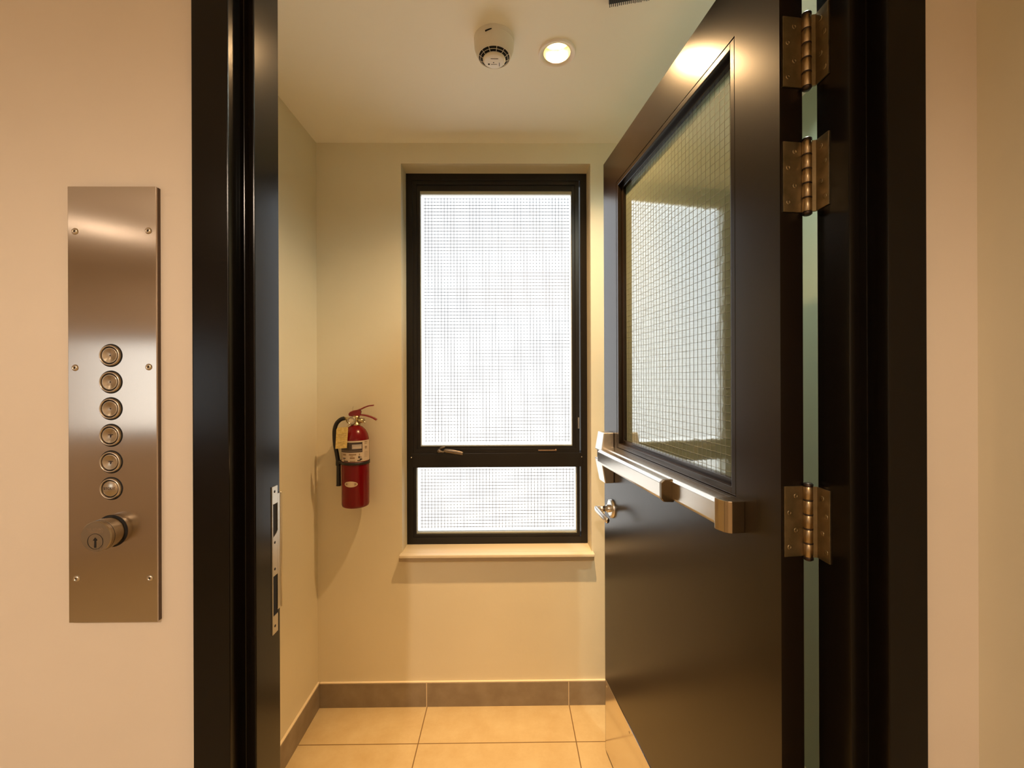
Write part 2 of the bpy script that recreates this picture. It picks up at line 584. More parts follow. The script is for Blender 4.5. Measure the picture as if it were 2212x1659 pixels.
def wires(x0, x1, z0, z1, y, step, th, jig):
    mb = MB()
    n = int((x1 - x0) / step)
    for i in range(n + 1):
        x = x0 + (i + 0.5) * (x1 - x0) / (n + 1)
        dx = random.uniform(-jig, jig)
        mb.box(x - th / 2 + dx, x + th / 2 + dx, y - th / 2, y + th / 2, z0, z1)
    k = int((z1 - z0) / step)
    for i in range(k + 1):
        z = z0 + (i + 0.5) * (z1 - z0) / (k + 1)
        dz = random.uniform(-jig, jig)
        mb.box(x0, x1, y - th / 2, y + th / 2, z - th / 2 + dz, z + th / 2 + dz)
    return mb
for (a0, a1, c0, c1) in ((-0.384, 0.287, 1.081, 2.203), (-0.403, 0.305, 0.694, 0.984)):
    m = MB(); m.box(a0, a1, 1.978, 1.984, c0, c1)
    pn = wl(m, 'window_pane', M_pane)
    m = wires(a0 + 0.010, a1 - 0.004, c0 + 0.012, c1 - 0.008, 1.9815, 0.0146, 0.00185, 0.0004)
    bmesh.ops.transform(m.bm, matrix=Matrix.Translation((0, -1.955, -WZ0)), verts=m.bm.verts)
    m.build('wire_mesh', M_wirew, pn)
# casement handle: hub, finger pad and the little tongue above
h = MB()
h.lathe([(0, 0.016), (0.0055, 0.0155), (0.0085, 0.012), (0.009, 0), (0.0, 0)], (-0.302, 1.952, 1.060), 'Y', 24)
h.tube([(-0.302, 1.938, 1.061), (-0.288, 1.935, 1.058), (-0.279, 1.934, 1.058)], [0.006, 0.0042, 0.004], 12)
h.tube([(-0.281, 1.934, 1.059), (-0.270, 1.932, 1.0625), (-0.235, 1.932, 1.058), (-0.196, 1.934, 1.0495)],
       [0.0035, 0.0085, 0.0088, 0.0070], 16, flat=0.45)
h.tube([(-0.301, 1.950, 1.070), (-0.286, 1.950, 1.076), (-0.277, 1.950, 1.078)], [0.003, 0.0035, 0.002], 10, flat=0.6)
wl(h, 'casement_handle', mat('grey bronze handle', (0.22, 0.18, 0.14), 0.32, 0.8))
h = MB()
h.box(0.136, 0.212, 1.949, 1.953, 1.0575, 1.0625, 0.0008)
h.lathe([(0, 0.006), (0.004, 0.005), (0.0045, 0)], (0.214, 1.953, 1.0605), 'Y', 16)
wl(h, 'stay_slot', mat('worn bronze stay', (0.38, 0.26, 0.17), 0.35, 0.8))
h = MB()
h.box(0.3125, 0.3185, 1.950, 1.954, 1.155, 1.205, 0.001)
wl(h, 'hinge_stay', M_chrome)
h = MB()
for sx, sz in ((-0.4265, 1.030), (0.329, 1.030)):
    h.lathe([(0, 0.002), (0.0022, 0.0015), (0.003, 0)], (sx, 1.952, sz), 'Y', 12)
wl(h, 'screw', M_chrome)
h = MB()
h.box(WX0 - 0.006, WX1 + 0.0075, 1.829, BACK, WZ0 - 0.013, WZ0, 0.003)
h.box(WX0 - 0.009, WX1 + 0.0065, 1.838, BACK, WZ0 - 0.030, WZ0 - 0.0125, 0.0015, mi=1)  # recessed lower band, its darker tan paints in the shade under the sill
h.box(WX0, WX1, BACK - 0.001, 2.08, WZ0 - 0.030, WZ0)
wl(h, 'window_sill', [M_sill, mat('tan under sill with painted shade', (0.40, 0.32, 0.21), 0.5)])

# lobby window behind the viewer
lw = empty('window_2', ((HWX0 + HWX1) / 2, HY0, HWZ0))
tag(lw, 'wide lobby window behind the viewer', 'window', kind='structure')
def wl2(mb, name, m):
    bmesh.ops.transform(mb.bm, matrix=Matrix.Translation((-(HWX0 + HWX1) / 2, -HY0, -HWZ0)), verts=mb.bm.verts)
    return mb.build(name, m, lw)
m = MB(); ring(m, HWX0, HWX1, HWZ0, HWZ1, 0.03, HY0 - 0.08, HY0 - 0.02); wl2(m, 'window_frame', M_win)
m = MB(); m.box(HWX0 + 0.03, HWX1 - 0.03, HY0 - 0.055, HY0 - 0.05, HWZ0 + 0.03, HWZ1 - 0.03); wl2(m, 'window_pane', M_pane)

# ------------------------------------------------------------------ door frame
trim = empty('trim_1', (0.071, 0.68, 0))
tag(trim, 'dark brown stepped door frame around the open doorway', 'door frame', kind='structure')
def tl(mb, name, m, label=None, sm=None):
    bmesh.ops.transform(mb.bm, matrix=Matrix.Translation((-0.071, -0.68, 0)), verts=mb.bm.verts)
    return mb.build(name, m, trim, label, sm)
LP = [(-0.449, 0.631), (-0.397, 0.631), (-0.397, 0.668), (-0.389, 0.668), (-0.389, 0.6645), (-0.379, 0.6645),
      (-0.379, 0.735), (-0.449, 0.735), (-0.449, 0.7255), (-0.435, 0.7255), (-0.435, 0.6445), (-0.449, 0.6445)]
RP = [(0.6085, 0.631), (0.552, 0.631), (0.552, 0.668), (0.539, 0.668), (0.539, 0.6645), (0.522, 0.6645),
      (0.522, 0.735), (0.6085, 0.735), (0.6085, 0.7255), (0.595, 0.7255), (0.595, 0.6445), (0.6085, 0.6445)]
m = MB(); m.prism(LP, 0.0, 2.245, bev=0.0016); tl(m, 'jamb', M_frame)
m = MB(); m.prism(RP, 0.0, 2.245, bev=0.0016); tl(m, 'jamb', M_frame)
m = MB()
HP = [(0.631, 2.245), (0.631, 2.193), (0.668, 2.193), (0.668, 2.185), (0.6645, 2.185), (0.6645, 2.173), (0.735, 2.173), (0.735, 2.245),
      (0.7255, 2.245), (0.7255, 2.234), (0.6445, 2.234), (0.6445, 2.245)]
m.prism(HP, -0.398, 0.553, plane='YZ', bev=0.0016)


tl(m, 'head_jamb', M_frame)
# strike plate on the left jamb, made of strips around its two bolt holes
s = MB()
X0, X1 = -0.3792, -0.3776
def sb(y0, y1, z0, z1): s.box(X0, X1, y0, y1, z0, z1, 0.0002)
sb(0.709, 0.7255, 1.1715, 1.200)
sb(0.709, 0.7115, 0.991, 1.1715)
sb(0.7115, 0.7255, 1.0552, 1.118)
sb(0.709, 0.7255, 0.962, 0.991)
sb(0.7255, 0.7345, 0.996, 1.186)
s.prism([(0.7115, 1.118), (0.7255, 1.118), (0.7255, 1.127), (0.722, 1.123)], X0, X1, plane='YZ')
s.tube([(-0.378, 0.7345, 1.186), (-0.3768, 0.7358, 1.186), (-0.3768, 0.7358, 0.996)], 0.0008, 6, sub=1)
sp_ = tl(s, 'strike_plate', mat('worn steel strike', (0.66, 0.60, 0.50), 0.3, 1.0))
s = MB()
s.box(-0.3794, -0.3786, 0.7115, 0.7255, 1.118, 1.1715)
s.box(-0.3794, -0.3786, 0.7115, 0.7255, 0.991, 1.0552)
for zz in (1.1915, 1.109, 1.066, 0.974):
    s.lathe([(0, 0.0016), (0.0022, 0.0016), (0.0022, 0)], (-0.3790, 0.7165, zz), 'X', 12)
bmesh.ops.transform(s.bm, matrix=Matrix.Translation((-0.071, -0.68, 0)), verts=s.bm.verts)
s.build('bolt_hole', M_black, sp_, 'black bolt holes and screws of the strike plate')

# ------------------------------------------------------------------ the open door
DW, DT, DZ0, DZ1 = 0.892, 0.042, 0.008, 2.168
DO = Vector((0.46193, 0.73902, 0.0))
DA = math.atan2(0.99325, -0.11595)
door = empty('door_1', DO, DA)
tag(door, 'dark brown door standing open, with a wired glass panel and a steel push bar', 'door', kind='structure')
Dinv = (Matrix.Translation(DO) @ Matrix.Rotation(DA, 4, 'Z')).inverted()
GX0, GX1, GZ0, GZ1 = 0.120, 0.765, 1.140, 2.045     # glazing opening
m = MB()
for gx0, gx1, gz0, gz1 in ((0, DW, DZ0, GZ0), (0, DW, GZ1, DZ1), (0, GX0, GZ0, GZ1), (GX1, DW, GZ0, GZ1)):
    m.box(gx0, gx1, -DT, 0, gz0, gz1, 0.0)
m.build('door_leaf', M_door, door)
m = MB()
def dring(mb, ins, wdt, y0, y1, bev):
    ring(mb, GX0 + ins, GX1 - ins, GZ0 + ins, GZ1 - ins, wdt, y0, y1, bev)
dring(m, 0.0012, 0.0150, -0.040, -0.0005, 0.0018)
dring(m, 0.0150, 0.0120, -0.036, -0.0140, 0.0018)
m.build('glazing_bead', M_door, door)
m = MB(); m.box(GX0 + 0.022, GX1 - 0.022, -0.031, -0.025, GZ0 + 0.022, GZ1 - 0.022)
gp = m.build('door_glass', M_obsc, door, 'greenish obscured wired glass')
m = wires(GX0 + 0.027, GX1 - 0.027, GZ0 + 0.027, GZ1 - 0.027, -0.0249, 0.0180, 0.00075, 0.0006)
m.build('wire_mesh', M_wire, gp)
m = MB()
m.box(0.010, DW - 0.006, 0.0, 0.0015, 0.010, 0.268, 0.0004)
kp = m.build('kick_plate', M_kick, door, 'stainless kick plate at the foot of the door')
m = MB()
for kx in (0.870, 0.66, 0.45, 0.24, 0.03):
    m.lathe([(0, 0.0012), (0.003, 0.0010), (0.0036, 0)], (kx, 0.0015, 0.250), '+Y', 14)
m.build('screw', M_chromed, kp)

# push bar
bar = MB()
X = lambda sd: DW - sd
bar.prism([(0.0, 1.080), (0.0, 1.1365), (0.030, 1.1345), (0.037, 1.128), (0.037, 1.090), (0.032, 1.083)], X(0.775), X(0.100), plane='YZ', bev=0.0012)
pbar = bar.build('push_bar', M_bar, door, 'stainless panic push bar across the door')
pad = MB()
pad.prism([(0.030, 1.0800), (0.030, 1.1310), (0.052, 1.1305), (0.0600, 1.1240), (0.0600, 1.0900), (0.054, 1.0815)],
          X(0.570), X(0.102), plane='YZ', bev=0.0015)
pad.build('push_pad', M_bar, pbar)
pad = MB()
pad.prism([(0.030, 1.0785), (0.030, 1.1325), (0.053, 1.1320), (0.0615, 1.1255), (0.0615, 1.0885), (0.055, 1.0800)],
          X(0.582), X(0.570), plane='YZ', bev=0.0015)
pad.build('pad_end', mat('dark bronze pad end', (0.16, 0.12, 0.07), 0.3, 0.9), pbar, 'dark bronze end of the push pad')
cap = MB()
cap.prism([(X(0.798), 0.0), (X(0.798), 0.026), (X(0.795), 0.032), (X(0.789), 0.0365), (X(0.776), 0.040), (X(0.764), 0.041), (X(0.764), 0.0)],
          1.0780, 1.1385, plane='XY', bev=0.0012)
sl_ = MB(); sl_.box(X(0.7655), X(0.760), 0.034, 0.0383, 1.086, 1.131)
sl_.build('bar_slot', M_black, pbar, 'black slot beside the end cap')
cap.build('end_cap', M_barend, pbar, 'bronze toned end cap')
hd = MB()
# latch head: tapered housing above and below the bar
def frustum(mb, z0, z1, y0, y1, xa0, xb0, xa1, xb1, bev, ya=0.0):
    b = bmesh.new()
    vs = [b.verts.new(p) for p in ((xa0, ya, z0), (xb0, ya, z0), (xb0, y0, z0), (xa0, y0, z0),
                                   (xa1, ya, z1), (xb1, ya, z1), (xb1, y1, z1), (xa1, y1, z1))]
    for q in ((0, 1, 2, 3), (4, 5, 6, 7), (0, 1, 5, 4), (1, 2, 6, 5), (2, 3, 7, 6), (3, 0, 4, 7)):
        b.faces.new([vs[i] for i in q])
    bmesh.ops.recalc_face_normals(b, faces=b.faces)
    bmesh.ops.bevel(b, geom=list(b.edges), offset=bev, segments=3, profile=0.6, affect='EDGES')
    mb._merge(b, 0, False)
frustum(hd, 1.122, 1.187, 0.0460, 0.0370, X(0.101), X(0.030), X(0.101), X(0.038), 0.0035)
frustum(hd, 1.094, 1.012, 0.0470, 0.0330, X(0.102), X(0.030), X(0.102), X(0.040), 0.0035)
frustum(hd, 1.090, 1.126, 0.0380, 0.0380, X(0.104), X(0.030), X(0.104), X(0.030), 0.002)
hd.build('latch_housing', M_chrome, pbar, 'polished latch housing')

# lever handle below
lv = MB()
lx, lz = X(0.0775), 0.918
lv.lathe([(0, 0.009), (0.024, 0.009), (0.031, 0.0075), (0.0335, 0.004), (0.0335, 0.0)], (lx, 0.0, lz), '+Y', 40)
lv.lathe([(0.0135, 0.008), (0.0135, 0.020), (0.0115, 0.021), (0.0, 0.021)], (lx, 0.0, lz), '+Y', 28)
lv.tube([(lx, 0.015, lz), (lx, 0.052, lz)], 0.0098, 20, sub=1)
lever = lv.build('lever_rose', M_chrome, door, 'satin steel rose and neck of the lever handle')
lv = MB()
lv.tube([(lx + 0.005, 0.056, lz + 0.002), (lx - 0.008, 0.057, lz + 0.001), (lx - 0.045, 0.057, lz - 0.002),
         (lx - 0.080, 0.055, lz - 0.007), (lx - 0.100, 0.051, lz - 0.011)], [0.0085, 0.0105, 0.0102, 0.0095, 0.0090], 20, flat=0.75)
lv.build('lever_grip', M_chrome, lever)

# hinges: barrel, one leaf on the door edge, one on the jamb
def W2D(mb):
    bmesh.ops.transform(mb.bm, matrix=Dinv, verts=mb.bm.verts)
    return mb
KP = (0.5078, 0.7385)
def hinge(zc, dz=0.0):
    hh = 0.0605
    g = MB()
    n = 5
    seg = 2 * hh / n
    for i in range(n):
        z0 = zc - hh + i * seg + 0.0010
        z1 = zc - hh + (i + 1) * seg - 0.0010
        g.lathe([(0, z0), (0.0066, z0), (0.0071, z0 + 0.0006), (0.0071, z1 - 0.0006), (0.0066, z1), (0, z1)], (KP[0], KP[1], 0), 'Z', 28)
    br = W2D(g).build('hinge', M_pin, door, 'copper toned hinge barrel')
    g = MB()
    for i in range(n + 1):
        z = zc - hh + i * seg
        g.lathe([(0, z - 0.0011), (0.0075, z - 0.0011), (0.0075, z + 0.0011), (0, z + 0.0011)], (KP[0], KP[1], 0), 'Z', 28)
    for sgn in (-1, 1):
        z = zc + sgn * (hh + 0.001)
        g.lathe([(0.0078, z), (0.0078, z + sgn * 0.002), (0.0052, z + sgn * 0.0042), (0, z + sgn * 0.0042)], (KP[0], KP[1], 0), 'Z', 28)
    W2D(g).build('bearing_ring', mat('dark steel bearing', (0.07, 0.05, 0.04), 0.4, 0.9), br)
    # door side leaf (local door coordinates)
    g = MB()
    g.box(-0.0024, 0.0, -0.0425, -0.0050, zc - hh + 0.001, zc + hh - 0.001, 0.0004)
    d_leaf = g.build('hinge_leaf', M_hinge, br)
    g = MB()
    for k, zz in enumerate((0.043, 0.015, -0.015, -0.043)):
        yy = -0.026 if k % 2 == 0 else -0.014
        g.lathe([(0, -0.0001), (0.0014, -0.0001), (0.0022, 0.0006), (0.0038, 0.0009), (0.0042, 0.0)], (-0.0024, yy, zc + zz), 'X', 16,
                mtx=Matrix.Translation((-0.0024, 0, 0)) @ Matrix.Scale(-1, 4, (1, 0, 0)) @ Matrix.Translation((0.0024, 0, 0)))
    g.build('screw', M_hinge, d_leaf)
    # jamb side leaf
    g = MB()
    g.box(0.5198, 0.5222, 0.7050, 0.7355, zc - hh + 0.001, zc + hh - 0.001, 0.0004)
    g.prism([(KP[0] + 0.002, KP[1] - 0.003), (KP[0] + 0.004, KP[1] + 0.002), (0.5222, 0.7365), (0.5200, 0.7335)], zc - hh + 0.001, zc + hh - 0.001)
    j_leaf = W2D(g).build('hinge_leaf', M_hinge, br)
    g = MB()
    for k, zz in enumerate((0.043, 0.015, -0.015, -0.043)):
        yy = 0.722 if k % 2 == 0 else 0.713
        g.lathe([(0, 0.0004), (0.0022, 0.0004), (0.0040, 0.0009), (0.0042, 0.0)], (0.5198, yy, zc + zz), 'X', 16,
                mtx=Matrix.Translation((0.5198, 0, 0)) @ Matrix.Scale(-1, 4, (1, 0, 0)) @ Matrix.Translation((-0.5198, 0, 0)))
    W2D(g).build('screw', M_hinge, j_leaf)
for zc in (1.9245, 1.7130, 1.1300):
    hinge(zc)

# ------------------------------------------------------------------ call panel on the near wall
PX0, PX1, PZ0, PZ1 = -0.6300, -0.5042, 1.0247, 1.6507
PXC = (PX0 + PX1) / 2
PY = NEARY - 0.0075
panel = empty('call_panel', (PXC, NEARY, PZ0))
tag(panel, 'tall brushed steel lift call panel on the pale wall left of the doorway', 'call panel')
def pl(mb, name, m, parent=panel, label=None, sm=None):
    bmesh.ops.transform(mb.bm, matrix=Matrix.Translation((-PXC, -NEARY, -PZ0)), verts=mb.bm.verts)
    return mb.build(name, m, parent, label, sm)
m = MB(); m.box(PX0, PX1, PY, PY + 0.0030, PZ0, PZ1, 0.0004)
pl(m, 'face_plate', M_plate)
m = MB(); m.box(PX0 + 0.0015, PX1 + 0.0005, PY + 0.0030, NEARY, PZ0 + 0.001, PZ1 - 0.0005)
pl(m, 'backing', mat('dark backing edge', (0.10, 0.06, 0.035), 0.6))
def scr(px, pz):
    g = MB()
    g.lathe([(0, 0.0009), (0.0016, 0.0009), (0.0018, 0.0022), (0.0036, 0.0018), (0.0047, 0.0004), (0.0048, 0)], (px, PY, pz), 'Y', 20)
    g.lathe([(0, 0.0010), (0.0015, 0.0010)], (px, PY, pz), 'Y', 6, mi=1, smooth=False)
    pl(g, 'screw', [M_chromed, M_black])
for px_, pz_ in ((-0.6195, 1.5862), (-0.5152, 1.5870), (-0.6200, 1.3905), (-0.5152, 1.3912), (-0.6190, 1.0880), (-0.5145, 1.0880)):
    scr(px_, pz_)
BXC = -0.5692
M_btn = mat('turned steel button', (0.50, 0.42, 0.31), 0.24, 1.0)
def button(z, cup):
    g = MB()
    g.lathe([(0.0124, 0.0002), (0.0127, 0.0030), (0.0135, 0.0036), (0.0145, 0.0028), (0.0150, 0.0)], (BXC, PY, z), 'Y', 48)
    rr = pl(g, 'button', M_chromed)
    g = MB()
    g.lathe([(0.0146, 0.0004), (0.0164, 0.0004), (0.0166, 0.0)], (BXC, PY, z), 'Y', 48)
    g.lathe([(0.0108, 0.0012), (0.0126, 0.0012)], (BXC, PY, z), 'Y', 48)
    pl(g, 'button_gap', M_black, rr)
    g = MB()
    if cup:
        g.lathe([(0, 0.0007), (0.0012, 0.0008), (0.0060, 0.0016), (0.0098, 0.0026), (0.0106, 0.0028), (0.0110, 0.0024), (0.0111, 0.001)], (BXC, PY, z), 'Y', 48)
    else:
        g.lathe([(0, 0.0024), (0.0104, 0.0024), (0.0110, 0.0020), (0.0111, 0.001)], (BXC, PY, z), 'Y', 48)
    pl(g, 'button_cap', M_btn, rr)
    return rr
BZ = [1.4080 - 0.0382 * i for i in range(6)]
for i, z in enumerate(BZ):
    rr = button(z, i < 5)
    off = (-PXC, -NEARY, -PZ0)
    if i == 5:
        text_obj('engraved_text', 'STOUT', 0.0052, M_ink, rr, (BXC - 0.0008 + off[0], PY - 0.0025 + off[1], z + 0.0003 + off[2]), (R(90), 0, 0), 0.00005)
    else:
        g = MB()
        g.lathe([(0, 0.0011), (0.0009, 0.0011), (0.0009, 0.0006)], (BXC - 0.0004, PY, z), 'Y', 12)
        if i >= 3:
            g.box(BXC - 0.0009, BXC + 0.0006, PY - 0.0013, PY - 0.0008, z - 0.0032, z + 0.001)
            g.box(BXC - 0.0030, BXC + 0.0030, PY - 0.0017, PY - 0.0012, z + 0.0004, z + 0.0013)
        pl(g, 'key_mark', M_ink, rr)
# key cylinder, standing out of the plate
KX, KZ, KL, KR = -0.5691, 1.1560, 0.0245, 0.0213
g = MB()
g.lathe([(KR - 0.0008, 0.0), (KR - 0.0008, 0.002), (KR - 0.0008, 0.0105), (KR + 0.0002, 0.011), (KR + 0.0002, 0.0180),
         (KR - 0.0006, 0.0184), (KR, 0.0188), (KR, KL - 0.0014), (KR - 0.0010, KL), (0, KL)], (KX, PY, KZ), 'Y', 64)
kc = pl(g, 'key_cylinder', mat('dull nickel cylinder', (0.36, 0.30, 0.22), 0.30, 1.0), panel, None, 25)
g = MB()
yf = PY - KL
g.lathe([(0.0102, 0.0002), (0.0108, 0.0002)], (KX - 0.0005, yf, KZ - 0.0062), 'Y', 40)
g.lathe([(KR - 0.001, 0.0016), (KR + 0.0012, 0.0014), (KR + 0.0018, 0.0)], (KX, PY, KZ), 'Y', 48)  # black collar painting in the shadow ring at the cylinder's foot
g.lathe([(KR - 0.001, 0.0184), (KR + 0.0001, 0.0184), (KR + 0.0001, 0.0176), (KR - 0.001, 0.0176)], (KX, PY, KZ), 'Y', 48)
g.prism([(KX - 0.0036, KZ - 0.0045), (KX - 0.0005, KZ - 0.0005), (KX + 0.0026, KZ - 0.0045), (KX + 0.0008, KZ - 0.0052),
         (KX + 0.0009, KZ - 0.0148), (KX - 0.0020, KZ - 0.0148), (KX - 0.0016, KZ - 0.0052)], yf - 0.0003, yf, plane='XZ')
pl(g, 'keyhole', M_black, kc, 'black keyhole, groove and painted shadow ring')
text_obj('engraved_text', 'MUL-T-LOCK', 0.0042, M_inkpale, kc, (KX - 0.001 - PXC, yf - 0.0001 - NEARY, KZ + 0.0105 - PZ0), (R(90), 0, 0), 0.00005)
text_obj('engraved_text', 'HIGH SECURITY', 0.0028, M_inkpale, kc, (KX - PXC, yf - 0.0001 - NEARY, KZ + 0.0064 - PZ0), (R(90), 0, 0), 0.00005)

# ------------------------------------------------------------------ fire extinguisher
EX, EY, EZ = -0.6205, 1.800, 0.8625
ext = empty('fire_extinguisher', (EX, EY, EZ))
tag(ext, 'red fire extinguisher with a yellow tag hanging on the wall left of the window', 'fire extinguisher')
ER = 0.0535
g = MB()
g.lathe([(0, 0.004), (0.040, 0.002), (0.046, 0.0), (0.0515, 0.003), (ER, 0.010), (ER, 0.262), (0.0525, 0.276), (0.048, 0.293), (0.040, 0.309),
         (0.028, 0.321), (0.019, 0.326), (0.0165, 0.330), (0.0, 0.330)], (0, 0, 0), 'Z', 64)
g.build('cylinder', M_red, ext)
def patch(mb, r, a0, a1, z0, z1, mi=0, n=20):
    b = bmesh.new()
    A = [R(a0 + (a1 - a0) * i / n) for i in range(n + 1)]
    lo = [b.verts.new((r * math.sin(a), -r * math.cos(a), z0)) for a in A]
    hi = [b.verts.new((r * math.sin(a), -r * math.cos(a), z1)) for a in A]
    for i in range(n):
        b.faces.new((lo[i], lo[i + 1], hi[i + 1], hi[i]))
    mb._merge(b, mi, True)
# angles measured from facing the viewer's wall side: 0 = toward -Y, + = toward +X
g = MB()
patch(g, ER + 0.0004, -62, 95, 0.187, 0.270)
patch(g, ER + 0.0007, -60, 48, 0.224, 0.264, 1)
patch(g, ER + 0.0010, 5, 45, 0.238, 0.256, 3)
for k in range(6):
    patch(g, ER + 0.0012, 10 + k * 5.6, 13.5 + k * 5.6, 0.240, 0.2475, 0, 2)
patch(g, ER + 0.0010, -58, 46, 0.2295, 0.2302, 0)
for k, (a0, a1, z0, z1, mi) in enumerate(((-52, -48, 0.192, 0.219, 2), (-40, -22, 0.212, 0.219, 2), (-40, -24, 0.199, 0.203, 1), (-38, -28, 0.194, 0.197, 2),
        (-8, 22, 0.213, 0.219, 2), (-4, 16, 0.199, 0.206, 2), (-2, 10, 0.209, 0.211, 2), (30, 37, 0.201, 0.209, 1), (39, 43, 0.203, 0.206, 1), (33, 37, 0.212, 0.219, 2),
        (-34, -12, 0.188, 0.192, 1), (-4, 18, 0.189, 0.192, 2), (26, 40, 0.190, 0.194, 1), (36, 46, 0.193, 0.199, 1),
        (58, 76, 0.262, 0.265, 2), (58, 74, 0.256, 0.258, 2), (60, 72, 0.240, 0.246, 2), (62, 70, 0.236, 0.239, 2),
        (56, 80, 0.222, 0.223, 2), (56, 80, 0.216, 0.217, 2), (56, 80, 0.210, 0.211, 2), (56, 78, 0.204, 0.205, 2))):
    patch(g, ER + 0.0009, a0, a1, z0, z1, mi, 8)
g.build('label', [M_label, M_ink, M_inkpale, M_silver], ext, 'printed instruction label')
# oval sticker
b = bmesh.new()
cen = b.verts.new((0, 0, 0)); rg = []
for i in range(40):
    t = 2 * math.pi * i / 40
    rg.append(b.verts.new((0.027 * math.cos(t), 0, 0.0115 * math.sin(t))))
for i in range(40):
    b.faces.new((cen, rg[i], rg[(i + 1) % 40]))
bmesh.ops.subdivide_edges(b, edges=list(b.edges), cuts=2)
for v in b.verts:
    a = v.co.x / ER - 0.0
    zz = v.co.z
    v.co = Vector(((ER + 0.0005) * math.sin(a - 0.02), -(ER + 0.0005) * math.cos(a - 0.02), 0.0985 + zz))
g = MB(); g._merge(b, 0, True)
g.build('oval_sticker', mat('cream oval sticker', (0.66, 0.52, 0.36), 0.4), ext)
# strap and bracket
g = MB()
g.lathe([(ER + 0.0006, 0.1735), (ER + 0.0030, 0.1735), (ER + 0.0030, 0.1845), (ER + 0.0006, 0.1845)], (0, 0, 0), 'Z', 64, closed=True)
g.box(-0.066, -0.050, -0.012, 0.012, 0.172, 0.186, 0.002)
g.box(-0.022, 0.022, ER + 0.001, 0.0615, 0.10, 0.29, 0.001)
g.build('strap', M_rubber, ext, 'black strap and wall bracket')
# valve
g = MB()
g.lathe([(0.0175, 0.328), (0.0175, 0.334), (0.013, 0.336), (0.0125, 0.352), (0.0145, 0.354), (0.0145, 0.366), (0.0, 0.368)], (0.003, 0, 0), 'Z', 28)
g.tube([(-0.045, -0.004, 0.3555), (-0.012, 0, 0.352)], 0.0065, 16, sub=1)
g.tube([(0.006, 0, 0.346), (0.036, 0, 0.346)], [0.011, 0.009], 16, sub=1)
g.tube([(-0.030, -0.012, 0.342), (-0.015, -0.010, 0.352)], 0.007, 12, sub=1)
g.build('valve', M_brass, ext)
g = MB()
g.lathe([(0, 0.0045), (0.0128, 0.0045), (0.0128, 0.007), (0.0160, 0.007), (0.0165, 0.0), (0, 0)], (-0.009, -0.014, 0.348), 'Y', 32)
gau = g.build('gauge', M_chromed, ext, 'round pressure gauge')
g = MB(); g.lathe([(0, 0.0050), (0.0125, 0.0050)], (-0.009, -0.014, 0.348), 'Y', 32)
g.build('gauge_dial', mat('pale dial', (0.68, 0.60, 0.46), 0.25), gau)
g = MB()
# carrying handle below, squeeze lever above, both bent sheet
g.prism([(-0.024, 0.366), (-0.026, 0.374), (-0.020, 0.382), (-0.006, 0.388), (0.018, 0.392), (0.024, 0.384), (0.020, 0.366), (0.000, 0.362)], -0.0075, 0.0075, plane='XZ', bev=0.0012)
def strip(mb, pts, w, t):
    up = []
    for i, p in enumerate(pts):
        a = pts[max(i - 1, 0)]; c = pts[min(i + 1, len(pts) - 1)]
        d = Vector((c[0] - a[0], c[1] - a[1])).normalized()
        nrm = Vector((-d.y, d.x)) * t / 2
        up.append(((p[0] + nrm.x, p[1] + nrm.y), (p[0] - nrm.x, p[1] - nrm.y)))
    poly = [u[0] for u in up] + [u[1] for u in reversed(up)]
    mb.prism(poly, -w / 2, w / 2, plane='XZ', bev=0.0006)
strip(g, [(-0.020, 0.376), (0.010, 0.388), (0.024, 0.393), (0.040, 0.401), (0.056, 0.4065), (0.074, 0.4085)], 0.017, 0.0048)
strip(g, [(0.004, 0.366), (0.026, 0.370), (0.045, 0.367), (0.062, 0.362), (0.076, 0.356), (0.086, 0.349)], 0.019, 0.0052)
g.build('squeeze_lever', M_redlev, ext, 'dark red squeeze lever and carrying handle')
g = MB()
g.tube([(-0.009, -0.002, 0.384), (-0.009, -0.002, 0.399), (-0.006, -0.002, 0.404)], 0.0012, 8)
g.build('safety_pin', M_chromed, ext)
g = MB()
g.tube([(0.033, -0.004, 0.356), (0.036, -0.004, 0.343), (0.042, -0.004, 0.338)], [0.004, 0.003, 0.003], 10)
g.build('hose_clip', M_chromed, ext)
g = MB()
g.tube([(-0.042, -0.006, 0.3560), (-0.056, -0.008, 0.3520), (-0.072, -0.008, 0.337), (-0.0815, -0.006, 0.312), (-0.0825, -0.006, 0.280),
        (-0.0795, -0.006, 0.245), (-0.0745, -0.004, 0.215), (-0.0690, -0.004, 0.180)], 0.0082, 18)
hose = g.build('hose', M_rubber, ext)
g = MB()
g.lathe([(0.0098, 0.182), (0.0098, 0.166), (0.0085, 0.164)], (-0.0685, -0.004, 0), 'Z', 20)
g.lathe([(0.0085, 0.164), (0.0088, 0.090), (0.0100, 0.082), (0, 0.082)], (-0.0670, -0.004, 0), 'Z', 20)
g.build('nozzle', M_rubber, hose)
g = MB()
g.prism([(-0.0550, 0.316), (-0.0510, 0.3235), (-0.0115, 0.3265), (-0.0090, 0.322), (-0.0140, 0.2435), (-0.0590, 0.2405)], -0.0580, -0.0565, plane='XZ')
tg_ = g.build('inspection_tag', M_tag, ext, 'yellow inspection tag')
g = MB()
for (x0, x1, z, t) in ((-0.050, -0.016, 0.297, 0.0012), (-0.046, -0.016, 0.291, 0.0010), (-0.049, -0.022, 0.284, 0.0010), (-0.048, -0.020, 0.266, 0.0010), (-0.040, -0.022, 0.259, 0.0008), (-0.050, -0.030, 0.252, 0.0008)):
    g.prism([(x0, z - 0.002), (x1, z + 0.003), (x1, z + 0.003 + t), (x0, z - 0.002 + t)], -0.0584, -0.0580, plane='XZ')
g.tube([(-0.020, -0.0585, 0.321), (-0.010, -0.035, 0.335), (-0.004, -0.016, 0.345)], 0.0008, 6)
g.build('tag_writing', M_inkpale, tg_)

